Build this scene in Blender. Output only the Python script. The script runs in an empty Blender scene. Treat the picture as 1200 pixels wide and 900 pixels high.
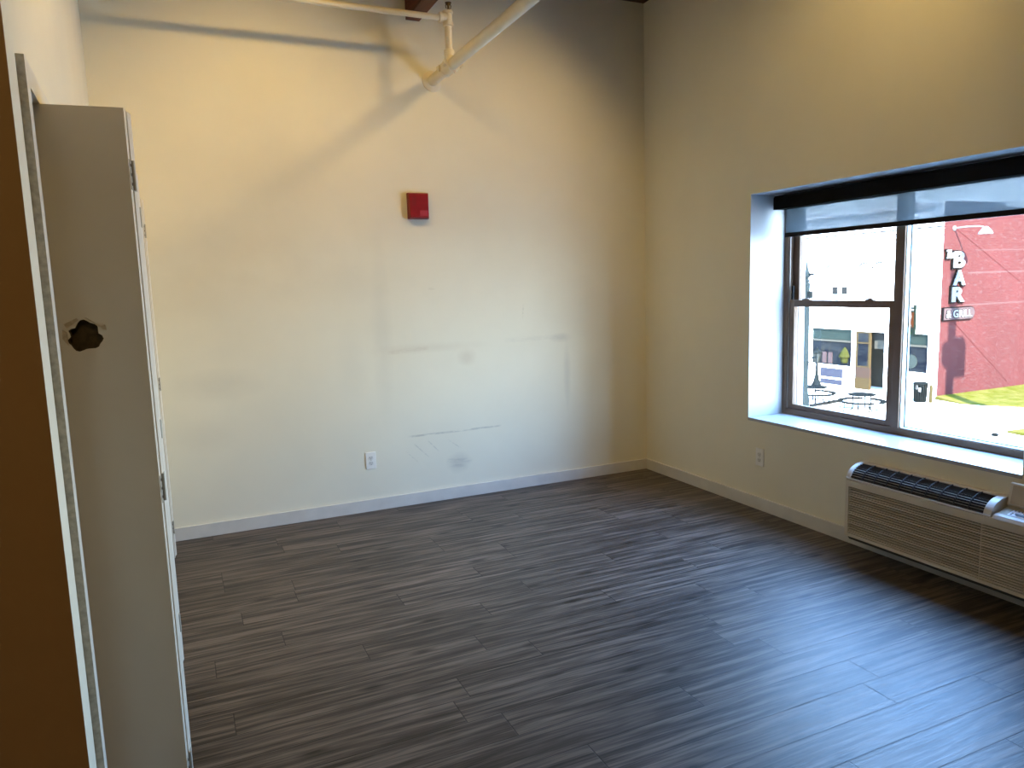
import bpy, bmesh, math, random
from mathutils import Vector, Matrix
random.seed(7)
C = bpy.context.scene.collection
PI = math.pi

# ------------------------------------------------------------------ key measures (metres)
EYE = 1.55
XR = 3.471          # right (window) wall, room face
YB = 5.015          # back wall, room face
XL = -2.6           # far left wall behind the closet
YR = -2.6           # wall behind the camera
ZC = 3.68           # ceiling boards
ZS, ZH = 0.616, 2.093            # window opening bottom / top
YW0, YW1 = 2.03, 3.817           # window opening right / left end
XG = 3.77           # room-side face of the window frame
GZ = -4.4           # street level
XF, YS = 32.333, 22.987          # shop front plane, brick side plane
ROOF = 4.8


def xw(y):          # room face of the closet wall, slightly out of square
    return -0.280 - (y - 2.0) * 0.0297


# ------------------------------------------------------------------ mesh helper
class MB:
    def __init__(s):
        s.v = []; s.f = []; s.mi = []; s.m = 0

    def quad(s, pts):
        n = len(s.v); s.v += [tuple(p) for p in pts]; s.f.append(tuple(range(n, n + len(pts)))); s.mi.append(s.m)

    def box(s, x0, x1, y0, y1, z0, z1, fn=None):
        p = [(x, y, z) for z in (z0, z1) for y in (y0, y1) for x in (x0, x1)]
        if fn: p = [fn(*q) for q in p]
        n = len(s.v); s.v += [tuple(q) for q in p]
        for a in ((0, 2, 3, 1), (4, 5, 7, 6), (0, 1, 5, 4), (2, 6, 7, 3), (0, 4, 6, 2), (1, 3, 7, 5)):
            s.f.append(tuple(n + i for i in a)); s.mi.append(s.m)
        return s

    def prism(s, poly, fn, a, b):          # poly of 2-D points, fn(u, v, t) -> xyz, extruded t = a..b
        n = len(s.v); k = len(poly)
        s.v += [tuple(fn(u, v, a)) for u, v in poly] + [tuple(fn(u, v, b)) for u, v in poly]
        s.f.append(tuple(n + i for i in range(k))[::-1]); s.f.append(tuple(n + k + i for i in range(k))); s.mi += [s.m, s.m]
        for i in range(k):
            j = (i + 1) % k
            s.f.append((n + i, n + j, n + k + j, n + k + i)); s.mi.append(s.m)
        return s

    def tube(s, path, r, seg=12, cap=True):
        path = [Vector(p) for p in path]; rs = r if isinstance(r, (list, tuple)) else [r] * len(path)
        n = len(s.v); up = None
        for i, p in enumerate(path):
            d = (path[min(i + 1, len(path) - 1)] - path[max(i - 1, 0)]).normalized()
            if up is None: up = Vector((0, 0, 1)) if abs(d.z) < .9 else Vector((1, 0, 0))
            a = d.cross(up).normalized(); b = a.cross(d).normalized(); up = b
            for k in range(seg):
                t = 2 * PI * k / seg
                s.v.append(tuple(p + (a * math.cos(t) + b * math.sin(t)) * rs[i]))
        for i in range(len(path) - 1):
            for k in range(seg):
                l = (k + 1) % seg
                s.f.append((n + i * seg + k, n + i * seg + l, n + (i + 1) * seg + l, n + (i + 1) * seg + k)); s.mi.append(s.m)
        if cap:
            s.f.append(tuple(n + k for k in range(seg))[::-1]); s.mi.append(s.m)
            e = n + (len(path) - 1) * seg
            s.f.append(tuple(e + k for k in range(seg))); s.mi.append(s.m)
        return s

    def lathe(s, c, prof, seg=24, ax=(0, 0, 1)):     # prof: (radius, height)
        ax = Vector(ax).normalized()
        path = [Vector(c) + ax * h for r, h in prof]
        n = len(s.v); a = ax.orthogonal().normalized(); b = ax.cross(a)
        for (r, h), p in zip(prof, path):
            for k in range(seg):
                t = 2 * PI * k / seg
                s.v.append(tuple(p + (a * math.cos(t) + b * math.sin(t)) * max(r, 1e-4)))
        for i in range(len(prof) - 1):
            for k in range(seg):
                l = (k + 1) % seg
                s.f.append((n + i * seg + k, n + i * seg + l, n + (i + 1) * seg + l, n + (i + 1) * seg + k)); s.mi.append(s.m)
        s.f.append(tuple(n + k for k in range(seg))[::-1]); s.mi.append(s.m)
        e = n + (len(prof) - 1) * seg
        s.f.append(tuple(e + k for k in range(seg))); s.mi.append(s.m)
        return s


def wloc(o):
    l = Vector((0, 0, 0))
    while o: l += Vector(o.location); o = o.parent
    return l


def obj(name, mb, mat, parent=None, bevel=0.0, smooth=False, loc=None):
    me = bpy.data.meshes.new(name)
    base = Vector(loc) if loc else wloc(parent)
    me.from_pydata([tuple(Vector(v) - base) for v in mb.v], [], mb.f)
    mats = mat if isinstance(mat, (list, tuple)) else [mat]
    for m in mats: me.materials.append(m)
    for p, i in zip(me.polygons, mb.mi): p.material_index = i
    bm = bmesh.new(); bm.from_mesh(me)
    bmesh.ops.recalc_face_normals(bm, faces=bm.faces)
    if bevel:
        es = [e for e in bm.edges if len(e.link_faces) == 2 and e.calc_face_angle(0) > 0.6]
        bmesh.ops.bevel(bm, geom=es, offset=bevel, segments=2, affect='EDGES', profile=0.6, clamp_overlap=True)
    if smooth:
        for f in bm.faces: f.smooth = True
        for e in bm.edges:
            if len(e.link_faces) == 2 and e.calc_face_angle(0) > 0.7: e.smooth = False
    bm.to_mesh(me); bm.free()
    o = bpy.data.objects.new(name, me); C.objects.link(o)
    if parent: o.parent = parent
    elif loc: o.location = loc
    return o


def thing(name, label, cat, loc, group=None):
    o = bpy.data.objects.new(name, None); o.empty_display_size = .1; C.objects.link(o); o.location = loc
    tag(o, label, cat, group); return o


def tag(o, label, cat, group=None, kind='thing'):
    o['label'] = label; o['category'] = cat; o['kind'] = kind
    if group: o['group'] = group
    return o


def struct(name, mb, mat, bevel=0.0, smooth=False):
    o = obj(name, mb, mat, None, bevel, smooth); o['kind'] = 'structure'; return o


# ------------------------------------------------------------------ materials
class NT:
    def __init__(s, name):
        s.mat = bpy.data.materials.new(name); s.mat.use_nodes = True
        s.t = s.mat.node_tree; s.t.nodes.clear()
        s.out = s.n('ShaderNodeOutputMaterial')

    def n(s, typ, ins=None, **kw):
        nd = s.t.nodes.new(typ)
        for k, v in kw.items(): setattr(nd, k, v)
        for k, v in (ins or {}).items():
            if hasattr(v, 'is_linked'): s.t.links.new(v, nd.inputs[k])
            else: nd.inputs[k].default_value = v
        return nd

    def math(s, op, a, b=0.0, c=0.0, clamp=False):
        return s.n('ShaderNodeMath', {0: a, 1: b, 2: c}, operation=op, use_clamp=clamp).outputs[0]

    def mix(s, f, a, b, blend='MIX'):
        nd = s.n('ShaderNodeMix', None, data_type='RGBA', blend_type=blend, clamp_factor=True)
        for k, v in ((0, f), (6, a), (7, b)):
            if hasattr(v, 'is_linked'): s.t.links.new(v, nd.inputs[k])
            else: nd.inputs[k].default_value = v if k == 0 else (*v, 1) if len(v) == 3 else v
        return nd.outputs[2]

    def coords(s):
        return s.n('ShaderNodeTexCoord').outputs['Object']

    def geo(s):
        return s.n('ShaderNodeNewGeometry').outputs['Position']

    def mapping(s, vec, scale=(1, 1, 1), loc=(0, 0, 0)):
        return s.n('ShaderNodeMapping', {'Vector': vec, 'Scale': scale, 'Location': loc}).outputs[0]

    def noise(s, vec, scale, detail=3, rough=.5, dist=0.0):
        return s.n('ShaderNodeTexNoise', {'Vector': vec, 'Scale': scale, 'Detail': detail, 'Roughness': rough, 'Distortion': dist}).outputs[0]

    def ramp(s, f, a, b, lo=0.0, hi=1.0):
        return s.n('ShaderNodeMapRange', {0: f, 1: a, 2: b, 3: lo, 4: hi}, clamp=True).outputs[0]

    def bsdf(s, color, rough=.5, metal=0.0, spec=.5, bump=None, bstr=.1, bdist=.01, **kw):
        ins = {'Base Color': color if hasattr(color, 'is_linked') else (*color, 1), 'Roughness': rough, 'Metallic': metal, 'Specular IOR Level': spec}
        ins.update(kw)
        b = s.n('ShaderNodeBsdfPrincipled', ins)
        if bump is not None:
            bn = s.n('ShaderNodeBump', {'Height': bump, 'Strength': bstr, 'Distance': bdist})
            s.t.links.new(bn.outputs[0], b.inputs['Normal'])
        s.t.links.new(b.outputs[0], s.out.inputs[0])
        return s.mat


def simple(name, col, rough=.5, metal=0.0, spec=.5, var=.06, scale=8.0):
    k = NT(name); v = k.noise(k.coords(), scale, 4)
    lo = tuple(c * (1 - var) for c in col); hi = tuple(min(1, c * (1 + var)) for c in col)
    return k.bsdf(k.mix(k.ramp(v, .3, .7), lo, hi), rough, metal, spec)


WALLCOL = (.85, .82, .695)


def wall_mat(name, stains=(), streaks=(), col=WALLCOL):
    k = NT(name); P = k.geo()
    big = k.noise(P, 1.3, 4, .55)
    c = k.mix(k.ramp(big, .35, .7), tuple(x * .94 for x in col), col)
    sx = k.n('ShaderNodeSeparateXYZ', {0: P}); X, Z = sx.outputs[0], sx.outputs[2]
    wob = k.noise(P, 5.0, 3)
    for (cx, cz, rx, rz, st, dc) in stains:
        a = k.math('DIVIDE', k.math('SUBTRACT', X, cx), rx); b = k.math('DIVIDE', k.math('SUBTRACT', Z, cz), rz)
        d = k.math('SQRT', k.math('ADD', k.math('MULTIPLY', a, a), k.math('MULTIPLY', b, b)))
        d = k.math('ADD', d, k.math('MULTIPLY', k.math('SUBTRACT', wob, .5), .9))
        c = k.mix(k.math('MULTIPLY', k.ramp(d, .30, 1.2, 1, 0), st * .85), c, dc)
    fine = k.noise(k.mapping(P, (14, 14, 60)), 1.0, 5, .7)
    for (x0, z0, x1, z1, w, st, dc) in streaks:         # thin rubbed line from one point to another
        L = math.hypot(x1 - x0, z1 - z0); ux, uz = (x1 - x0) / L, (z1 - z0) / L
        dx = k.math('SUBTRACT', X, x0); dz = k.math('SUBTRACT', Z, z0)
        t = k.math('ADD', k.math('MULTIPLY', dx, ux), k.math('MULTIPLY', dz, uz))
        o = k.math('ABSOLUTE', k.math('SUBTRACT', k.math('MULTIPLY', dz, ux), k.math('MULTIPLY', dx, uz)))
        m = k.math('MULTIPLY', k.ramp(o, w * .3, w, 1, 0), k.math('MULTIPLY', k.ramp(t, 0, .04), k.ramp(t, L - .04, L, 1, 0)))
        m = k.math('MULTIPLY', m, k.ramp(fine, .38, .55))
        c = k.mix(k.math('MULTIPLY', m, st * .5), c, dc)
    tex = k.noise(P, 160, 2)
    return k.bsdf(c, .62, 0, .35, bump=tex, bstr=.06, bdist=.002)


GREYM = (.40, .40, .38)
TANM = (.55, .48, .37)
M = {}
M['wall'] = wall_mat('wall_paint')
M['wall_back'] = wall_mat('wall_paint_scuffed', stains=[
    (.40, 1.86, .55, .22, .20, TANM), (.15, 1.55, .45, .16, .14, TANM), (.95, 1.62, .5, .14, .13, TANM),
    (.20, .98, .30, .10, .18, GREYM), (1.28, 1.25, .07, .62, .13, GREYM), (1.05, 1.05, .10, .28, .10, GREYM),
    (1.60, 1.13, .40, .035, .20, TANM), (1.90, 1.04, .075, .065, .35, TANM), (2.68, 1.14, .10, .04, .30, GREYM),
    (2.73, .85, .03, .28, .22, GREYM), (1.80, .265, .09, .075, .38, GREYM), (.7, 2.35, .4, .2, .08, TANM),
    (2.2, 1.5, .6, .25, .06, (.9, .86, .74)), (.1, .66, .2, .12, .10, GREYM), (2.05, 2.0, .7, .2, .06, TANM)],
    streaks=[(1.42, .500, 2.16, .505, .010, .75, (.22, .24, .24)), (1.46, .452, 1.58, .33, .006, .6, (.25, .26, .26)),
             (1.56, .47, 1.66, .36, .006, .5, (.25, .26, .26)), (1.72, .45, 1.84, .36, .005, .5, (.25, .26, .26)),
             (1.40, .40, 1.50, .30, .005, .45, (.3, .3, .3)), (1.30, 1.11, 1.62, 1.13, .02, .45, TANM),
             (1.62, 1.55, 1.68, 1.545, .010, .7, (.3, .27, .2)), (2.36, 1.30, 2.37, 1.42, .008, .4, (.4, .36, .28)),
             (1.62, .92, 1.645, .93, .008, .8, (.3, .25, .16)), (2.2, 1.145, 2.74, 1.15, .025, .22, GREYM),
             (1.70, .29, 1.92, .27, .02, .5, (.35, .35, .34)), (1.72, .25, 1.86, .235, .015, .5, (.35, .35, .34))])
M['wall_right'] = wall_mat('wall_paint_window')
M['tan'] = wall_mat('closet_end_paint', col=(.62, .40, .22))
M['brown'] = wall_mat('rear_wall_brown', col=(.34, .21, .10))
M['trimw'] = simple('trim_paint', (.66, .65, .63), .45)
M['casing'] = simple('casing_paint', (.74, .72, .66), .4)
M['casing_edge'] = simple('casing_edge_mottled', (.42, .39, .33), .8, var=.25, scale=60)  # greyer, mottled colour on the near edge of the casing
M['door'] = simple('door_paint', (.74, .68, .58), .42, var=.02)
M['door_core'] = simple('door_torn_core', (.075, .05, .022), .9, var=.3, scale=60)
M['door_skin'] = simple('door_torn_skin', (.56, .46, .33), .9, var=.2, scale=80)
M['hinge'] = simple('hinge_metal', (.50, .47, .40), .45, .3)
M['dark'] = simple('dark_gap', (.02, .018, .016), .8)
M['red'] = simple('red_alarm_plastic', (.22, .003, .006), .32, var=.1, scale=20)
M['red_dark'] = simple('red_alarm_side', (.16, .012, .012), .5)
M['plate'] = simple('outlet_plastic', (.86, .86, .84), .3)
M['plate_tan'] = simple('outlet_face', (.74, .74, .72), .35)
M['slot'] = simple('outlet_slot', (.03, .03, .03), .6)
M['pipe'] = simple('pipe_paint', (.80, .72, .56), .4, var=.05)
M['brass'] = simple('sprinkler_brass', (.10, .07, .04), .4, .8)
M['bronze'] = simple('window_bronze', (.150, .096, .064), .55, 0, .15)
M['bronze_lt'] = simple('window_bronze_stop', (.22, .18, .15), .4)
M['stop'] = simple('glazing_stop', (.62, .66, .64), .4)
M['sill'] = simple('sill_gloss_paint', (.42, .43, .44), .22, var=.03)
M['jamb'] = simple('window_return_dimmed', (.40, .41, .41), .5, var=.03)
M['black'] = simple('shade_cassette_black', (.0025, .0025, .0025), .6, 0, .06, .1)
M['hem'] = simple('shade_hem_dark', (.010, .006, .006), .6, 0, .1)
M['ac'] = simple('ac_plastic', (.70, .64, .54), .42, var=.03)
M['ac_light'] = simple('ac_plastic_light', (.74, .72, .69), .35, var=.03)
M['ac_slat'] = simple('ac_slat_plastic', (.66, .59, .49), .45, var=.03)
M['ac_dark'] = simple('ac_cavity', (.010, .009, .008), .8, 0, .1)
M['ac_black'] = simple('ac_louvre_black', (.006, .006, .008), .4, 0, .25)
M['ac_base'] = simple('ac_base_grey', (.075, .075, .072), .5)
M['ac_panel'] = simple('ac_control_plate', (.46, .44, .36), .4)
M['ac_label'] = simple('ac_label_white', (.85, .86, .9), .3)
M['ac_mark'] = simple('ac_label_marks', (.06, .07, .1), .5)


def wood_beam():
    k = NT('beam_timber'); P = k.geo()
    g = k.noise(k.mapping(P, (22, 1.6, 22)), 1.0, 5, .6, .4)
    c = k.mix(k.ramp(g, .3, .7), (.035, .010, .005), (.16, .040, .016))
    return k.bsdf(c, .6, 0, .3, bump=g, bstr=.2, bdist=.004)


def wood_ceiling():
    k = NT('ceiling_boards'); P = k.geo()
    sx = k.n('ShaderNodeSeparateXYZ', {0: P})
    fr = k.math('FRACT', k.math('DIVIDE', sx.outputs[0], .14))
    gap = k.ramp(fr, 0.0, .05)
    g = k.noise(k.mapping(P, (20, 1.2, 20)), 1.0, 5, .6, .4)
    c = k.mix(k.ramp(g, .3, .7), (.050, .022, .014), (.13, .060, .034))
    c = k.mix(gap, (.01, .005, .004), c)
    return k.bsdf(c, .65, 0, .3)


def floor_mat():
    k = NT('floor_vinyl_plank'); P = k.geo()
    sx = k.n('ShaderNodeSeparateXYZ', {0: P}); X, Y = sx.outputs[0], sx.outputs[1]
    W, L = .152, 1.22
    v = k.math('DIVIDE', k.math('ADD', Y, 20.03), W); row = k.math('FLOOR', v); fv = k.math('FRACT', v)
    ro = k.n('ShaderNodeTexWhiteNoise', {'W': row}, noise_dimensions='1D').outputs['Value']
    u = k.math('ADD', k.math('DIVIDE', k.math('ADD', X, 40.0), L), k.math('MULTIPLY', ro, 7.0))
    col = k.math('FLOOR', u); fu = k.math('FRACT', u)
    idn = k.n('ShaderNodeTexWhiteNoise', {'Vector': k.n('ShaderNodeCombineXYZ', {0: row, 1: col}).outputs[0]}, noise_dimensions='2D')
    rid = idn.outputs['Value']
    off = k.n('ShaderNodeVectorMath', {0: P, 1: k.n('ShaderNodeCombineXYZ', {0: k.math('MULTIPLY', rid, 37.0), 1: k.math('MULTIPLY', rid, 19.0)}).outputs[0]}, operation='ADD').outputs[0]
    warp = k.noise(k.mapping(off, (1.3, 4, 1)), 1.0, 2)
    wv = k.n('ShaderNodeVectorMath', {0: off, 1: k.n('ShaderNodeCombineXYZ', {1: k.math('MULTIPLY', k.math('SUBTRACT', warp, .5), .045)}).outputs[0]}, operation='ADD').outputs[0]
    g1 = k.noise(k.mapping(wv, (1.5, 38, 1)), 1.0, 4, .6)
    g2 = k.noise(k.mapping(wv, (4.5, 130, 1)), 1.0, 3, .6)
    g3 = k.noise(k.mapping(wv, (1.6, 15, 1)), 1.0, 3, .6)
    g4 = k.noise(k.mapping(wv, (3.2, 95, 1)), 1.0, 3, .6)
    c = k.mix(k.ramp(g1, .40, .60), (.011, .0085, .0072), (.172, .136, .112))
    c = k.mix(k.math('MULTIPLY', k.ramp(g4, .50, .62), .65), c, (.011, .008, .007))
    c = k.mix(k.math('MULTIPLY', k.ramp(g2, .40, .66), .45), c, (.160, .130, .110))
    c = k.mix(k.math('MULTIPLY', k.ramp(g3, .52, .64), .65), c, (.026, .020, .017))
    tone = k.ramp(rid, 0, 1, .88, 1.10)
    c = k.mix(1.0, c, k.n('ShaderNodeCombineColor', {0: tone, 1: tone, 2: tone}).outputs[0], 'MULTIPLY')
    # knots
    vo = k.n('ShaderNodeTexVoronoi', {'Vector': k.mapping(off, (1.15, 3.6, 1)), 'Scale': 1.0, 'Randomness': 1.0}, voronoi_dimensions='2D')
    kn = k.math('MULTIPLY', k.ramp(vo.outputs['Distance'], .02, .085, 1, 0), k.ramp(g2, .2, .5))
    c = k.mix(k.math('MULTIPLY', kn, .92), c, (.003, .0024, .002))
    e1 = k.math('MINIMUM', fv, k.math('SUBTRACT', 1.0, fv)); e2 = k.math('MINIMUM', fu, k.math('SUBTRACT', 1.0, fu))
    s1 = k.ramp(e1, .006, .020, 1, 0); s2 = k.ramp(e2, .0008, .0026, 1, 0)
    seam = k.math('MAXIMUM', s1, s2)
    c = k.mix(k.math('MULTIPLY', seam, .72), c, (.010, .008, .007))
    h = k.math('SUBTRACT', k.math('ADD', k.math('MULTIPLY', g2, .6), k.math('MULTIPLY', g1, .4)), k.math('MULTIPLY', seam, .8))
    ro2 = k.ramp(g2, .3, .7, .40, .52)
    return k.bsdf(c, ro2, 0, .38, bump=h, bstr=.30, bdist=.004)


def brick_mat():
    k = NT('red_painted_brick'); P = k.geo()
    sx = k.n('ShaderNodeSeparateXYZ', {0: P})
    uv = k.n('ShaderNodeCombineXYZ', {0: k.math('ADD', sx.outputs[0], sx.outputs[1]), 1: sx.outputs[2]}).outputs[0]
    bk = k.n('ShaderNodeTexBrick', {'Vector': uv, 'Color1': (*RED1, 1), 'Color2': (*RED2, 1), 'Mortar': (*RED3, 1), 'Scale': 1.0,
                                    'Mortar Size': .012, 'Brick Width': .24, 'Row Height': .08})
    n = k.noise(P, .55, 5, .6); n2 = k.noise(k.mapping(P, (3, 3, 8)), 1.0, 5, .7)
    c = k.mix(k.math('MULTIPLY', k.ramp(n, .42, .7), .5), bk.outputs['Color'], tuple(x * 1.25 for x in RED2))
    c = k.mix(k.math('MULTIPLY', k.ramp(n2, .54, .66), .75), c, RED4)
    # pale repointed courses and a long dark crack running down the wall
    X, Z = sx.outputs[0], sx.outputs[2]
    for (x0, z0, x1, z1, w, st, dc) in ((34.1, 1.50, 38.5, 1.50, .05, .8, RED4), (33.9, -.02, 44, -.02, .06, .6, RED4), (34.6, 2.55, 44, 2.55, .05, .5, RED4),
                                        (33.13, 3.55, 38.2, .95, .035, .75, RED5), (33.28, -.77, 37.6, -4.0, .035, .7, RED5)):
        L = math.hypot(x1 - x0, z1 - z0); ux, uz = (x1 - x0) / L, (z1 - z0) / L
        dx = k.math('SUBTRACT', X, x0); dz = k.math('SUBTRACT', Z, z0)
        t = k.math('ADD', k.math('MULTIPLY', dx, ux), k.math('MULTIPLY', dz, uz))
        o = k.math('ABSOLUTE', k.math('SUBTRACT', k.math('MULTIPLY', dz, ux), k.math('MULTIPLY', dx, uz)))
        m = k.math('MULTIPLY', k.ramp(o, w * .4, w, 1, 0), k.math('MULTIPLY', k.ramp(t, 0, .1), k.ramp(t, L - .1, L, 1, 0)))
        c = k.mix(k.math('MULTIPLY', m, st), c, dc)
    return k.bsdf(c, .9, 0, 0)


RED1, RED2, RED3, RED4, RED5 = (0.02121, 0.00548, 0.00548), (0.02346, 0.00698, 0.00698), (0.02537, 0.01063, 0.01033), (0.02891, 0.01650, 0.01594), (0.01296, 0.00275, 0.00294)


def glass_mat(name, tint, refl=.9):
    k = NT(name)
    t = k.n('ShaderNodeBsdfTransparent', {'Color': (*tint, 1)})
    g = k.n('ShaderNodeBsdfGlossy', {'Color': (1, 1, 1, 1), 'Roughness': .02})
    lw = k.n('ShaderNodeLayerWeight', {'Blend': .5}).outputs['Facing']
    f = k.math('ADD', k.math('MULTIPLY', k.math('POWER', lw, 5.0), .96), .035)
    m = k.n('ShaderNodeMixShader', {0: k.math('MULTIPLY', f, refl), 1: t.outputs[0], 2: g.outputs[0]})
    k.t.links.new(m.outputs[0], k.out.inputs[0]); return k.mat


def shade_mat():
    k = NT('roller_shade_mesh'); P = k.geo()
    w = k.noise(k.mapping(P, (1, 260, 260)), 1.0, 2)
    w2 = k.noise(k.mapping(P, (1, 6, 40)), 1.0, 3)
    o = k.math('MULTIPLY', k.ramp(w, .3, .7, .8, 1.2), k.ramp(w2, .3, .7, .88, 1.1))
    col = k.n('ShaderNodeCombineColor', {0: k.math('MULTIPLY', o, SHADE[0]), 1: k.math('MULTIPLY', o, SHADE[1]), 2: k.math('MULTIPLY', o, SHADE[2])})
    t = k.n('ShaderNodeBsdfTransparent', {'Color': col.outputs[0]})
    d = k.n('ShaderNodeBsdfDiffuse', {'Color': (.10, .11, .115, 1)})
    tr = k.n('ShaderNodeBsdfTranslucent', {'Color': (.04, .05, .055, 1)})
    a = k.n('ShaderNodeAddShader', {0: d.outputs[0], 1: tr.outputs[0]})
    b = k.n('ShaderNodeAddShader', {0: t.outputs[0], 1: a.outputs[0]})
    k.t.links.new(b.outputs[0], k.out.inputs[0]); return k.mat


SHADE = (.126, .130, .134)
M['beam'] = wood_beam(); M['ceiling'] = wood_ceiling(); M['floor'] = floor_mat(); M['brick'] = brick_mat()
M['glass'] = glass_mat('window_glass', (.95, .97, .96)); M['shade'] = shade_mat()
M['ext_white'] = simple('shop_white_paint', (.80, .79, .76), .8, 0, .2, .04, .8)
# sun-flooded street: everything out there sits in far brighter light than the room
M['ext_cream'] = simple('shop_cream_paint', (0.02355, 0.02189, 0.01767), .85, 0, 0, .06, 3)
M['ext_line'] = simple('shop_trim_shadow_grey', (0.01406, 0.01328, 0.01260), .85, 0, 0, .06, 3)  # shade of the cornice and arch mouldings, put into the colour
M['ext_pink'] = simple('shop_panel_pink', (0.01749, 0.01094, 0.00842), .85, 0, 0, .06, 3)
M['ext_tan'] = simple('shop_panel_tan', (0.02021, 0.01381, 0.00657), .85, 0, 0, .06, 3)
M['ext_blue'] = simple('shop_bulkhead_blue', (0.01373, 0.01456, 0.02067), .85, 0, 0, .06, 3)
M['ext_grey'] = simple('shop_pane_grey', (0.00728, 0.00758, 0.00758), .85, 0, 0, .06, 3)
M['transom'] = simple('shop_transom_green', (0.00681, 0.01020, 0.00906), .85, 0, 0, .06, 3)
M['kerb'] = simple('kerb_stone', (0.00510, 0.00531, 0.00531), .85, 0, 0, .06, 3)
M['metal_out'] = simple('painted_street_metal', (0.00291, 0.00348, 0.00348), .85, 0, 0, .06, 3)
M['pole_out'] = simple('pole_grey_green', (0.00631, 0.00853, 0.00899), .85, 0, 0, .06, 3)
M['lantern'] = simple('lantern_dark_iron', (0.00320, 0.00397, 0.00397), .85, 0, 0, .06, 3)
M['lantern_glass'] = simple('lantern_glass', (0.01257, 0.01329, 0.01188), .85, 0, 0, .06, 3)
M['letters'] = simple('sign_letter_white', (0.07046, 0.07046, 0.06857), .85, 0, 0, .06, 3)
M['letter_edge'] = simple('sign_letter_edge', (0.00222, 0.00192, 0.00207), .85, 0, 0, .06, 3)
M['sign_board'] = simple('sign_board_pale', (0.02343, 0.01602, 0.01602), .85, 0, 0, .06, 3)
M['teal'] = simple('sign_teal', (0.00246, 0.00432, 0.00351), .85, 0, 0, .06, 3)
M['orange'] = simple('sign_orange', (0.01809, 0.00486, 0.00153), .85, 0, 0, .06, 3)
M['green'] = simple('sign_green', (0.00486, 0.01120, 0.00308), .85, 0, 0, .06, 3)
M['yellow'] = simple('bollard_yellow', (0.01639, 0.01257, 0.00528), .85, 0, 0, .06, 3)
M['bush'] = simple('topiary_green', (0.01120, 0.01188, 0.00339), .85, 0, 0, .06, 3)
M['street'] = simple('street_concrete', (.46, .45, .42), .9, 0, 0, .05, .4)


def shopglass():
    k = NT('shop_window_glass'); P = k.geo()
    sx = k.n('ShaderNodeSeparateXYZ', {0: P})
    n = k.noise(k.mapping(P, (.5, .5, 2.2)), 1.0, 4, .6)
    n2 = k.noise(k.mapping(P, (2.2, 2.2, 1.2), (3, 1, 2)), 1.0, 3, .6)
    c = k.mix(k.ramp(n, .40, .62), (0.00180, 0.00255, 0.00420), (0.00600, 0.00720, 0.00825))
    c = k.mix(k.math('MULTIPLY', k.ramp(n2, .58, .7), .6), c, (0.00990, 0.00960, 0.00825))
    return k.bsdf(c, .6, 0, 0)


def grass_mat():
    k = NT('lawn_grass'); P = k.geo()
    n = k.noise(P, 1.6, 5, .65); n2 = k.noise(P, 30, 3)
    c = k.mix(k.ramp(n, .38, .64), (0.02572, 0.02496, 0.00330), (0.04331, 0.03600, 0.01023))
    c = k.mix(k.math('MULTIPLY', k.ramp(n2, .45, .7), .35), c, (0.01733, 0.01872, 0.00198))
    return k.bsdf(c, .95, 0, 0, bump=n2, bstr=.4, bdist=.03)


M['shopglass'] = shopglass(); M['grass'] = grass_mat()

# ------------------------------------------------------------------ room shell
m = MB(); m.box(XL - .1, XR, YR - .1, YB, -.12, 0); struct('floor', m, M['floor'])
m = MB(); m.box(XL - .1, XR + .4, YR - .1, YB + .1, ZC, ZC + .12); struct('ceiling', m, M['ceiling'])
m = MB(); m.box(XL - .1, XR + .42, YB, YB + .12, -.12, ZC); struct('wall_back', m, M['wall_back'])
m = MB(); m.box(XL - .1, XR, YR - .12, YR, -.12, ZC); struct('wall_rear', m, M['brown'])
m = MB(); m.box(XL - .12, XL, YR, YB, -.12, ZC); struct('wall_far_left', m, M['brown'])
WT = .40
m = MB()
m.box(XR, XR + WT, YW1, YB, -.12, ZC)
m.box(XR, XR + WT, YR - .12, YW0, -.12, ZC)
m.box(XR, XR + WT, YW0, YW1, -.12, ZS - .02)
m.box(XR, XR + WT, YW0, YW1, ZH, ZC)
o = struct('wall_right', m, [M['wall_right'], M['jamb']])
for p in o.data.polygons:                       # window returns: wall colour greyed down to offset the strong daylight
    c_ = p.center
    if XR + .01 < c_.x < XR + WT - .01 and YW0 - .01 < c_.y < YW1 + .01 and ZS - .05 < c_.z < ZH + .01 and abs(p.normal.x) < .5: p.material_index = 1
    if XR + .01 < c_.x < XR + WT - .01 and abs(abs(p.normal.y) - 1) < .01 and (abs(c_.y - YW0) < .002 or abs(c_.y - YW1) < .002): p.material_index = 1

# closet front wall with two door openings (kept slightly out of square, as in the room)
WZ = 2.045
O1 = (2.040, 3.345); O2 = (3.60, 4.80)


def sk(n, y, z): return (xw(y) + n, y, z)          # n: offset from the wall face into the room


m = MB()
for a, b, z0, z1 in ((1.955, O1[0], 0, ZC), (O1[0], O1[1], WZ, ZC), (O1[1], O2[0], 0, ZC), (O2[0], O2[1], 2.11, ZC), (O2[1], YB, 0, ZC)):
    m.box(-.11, 0, a, b, z0, z1, sk)
struct('wall_left', m, M['wall'])
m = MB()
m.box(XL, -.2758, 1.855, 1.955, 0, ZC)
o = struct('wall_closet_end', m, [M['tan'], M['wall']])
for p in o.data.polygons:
    if p.normal.x > .9 or p.normal.y > .9: p.material_index = 1

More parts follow.
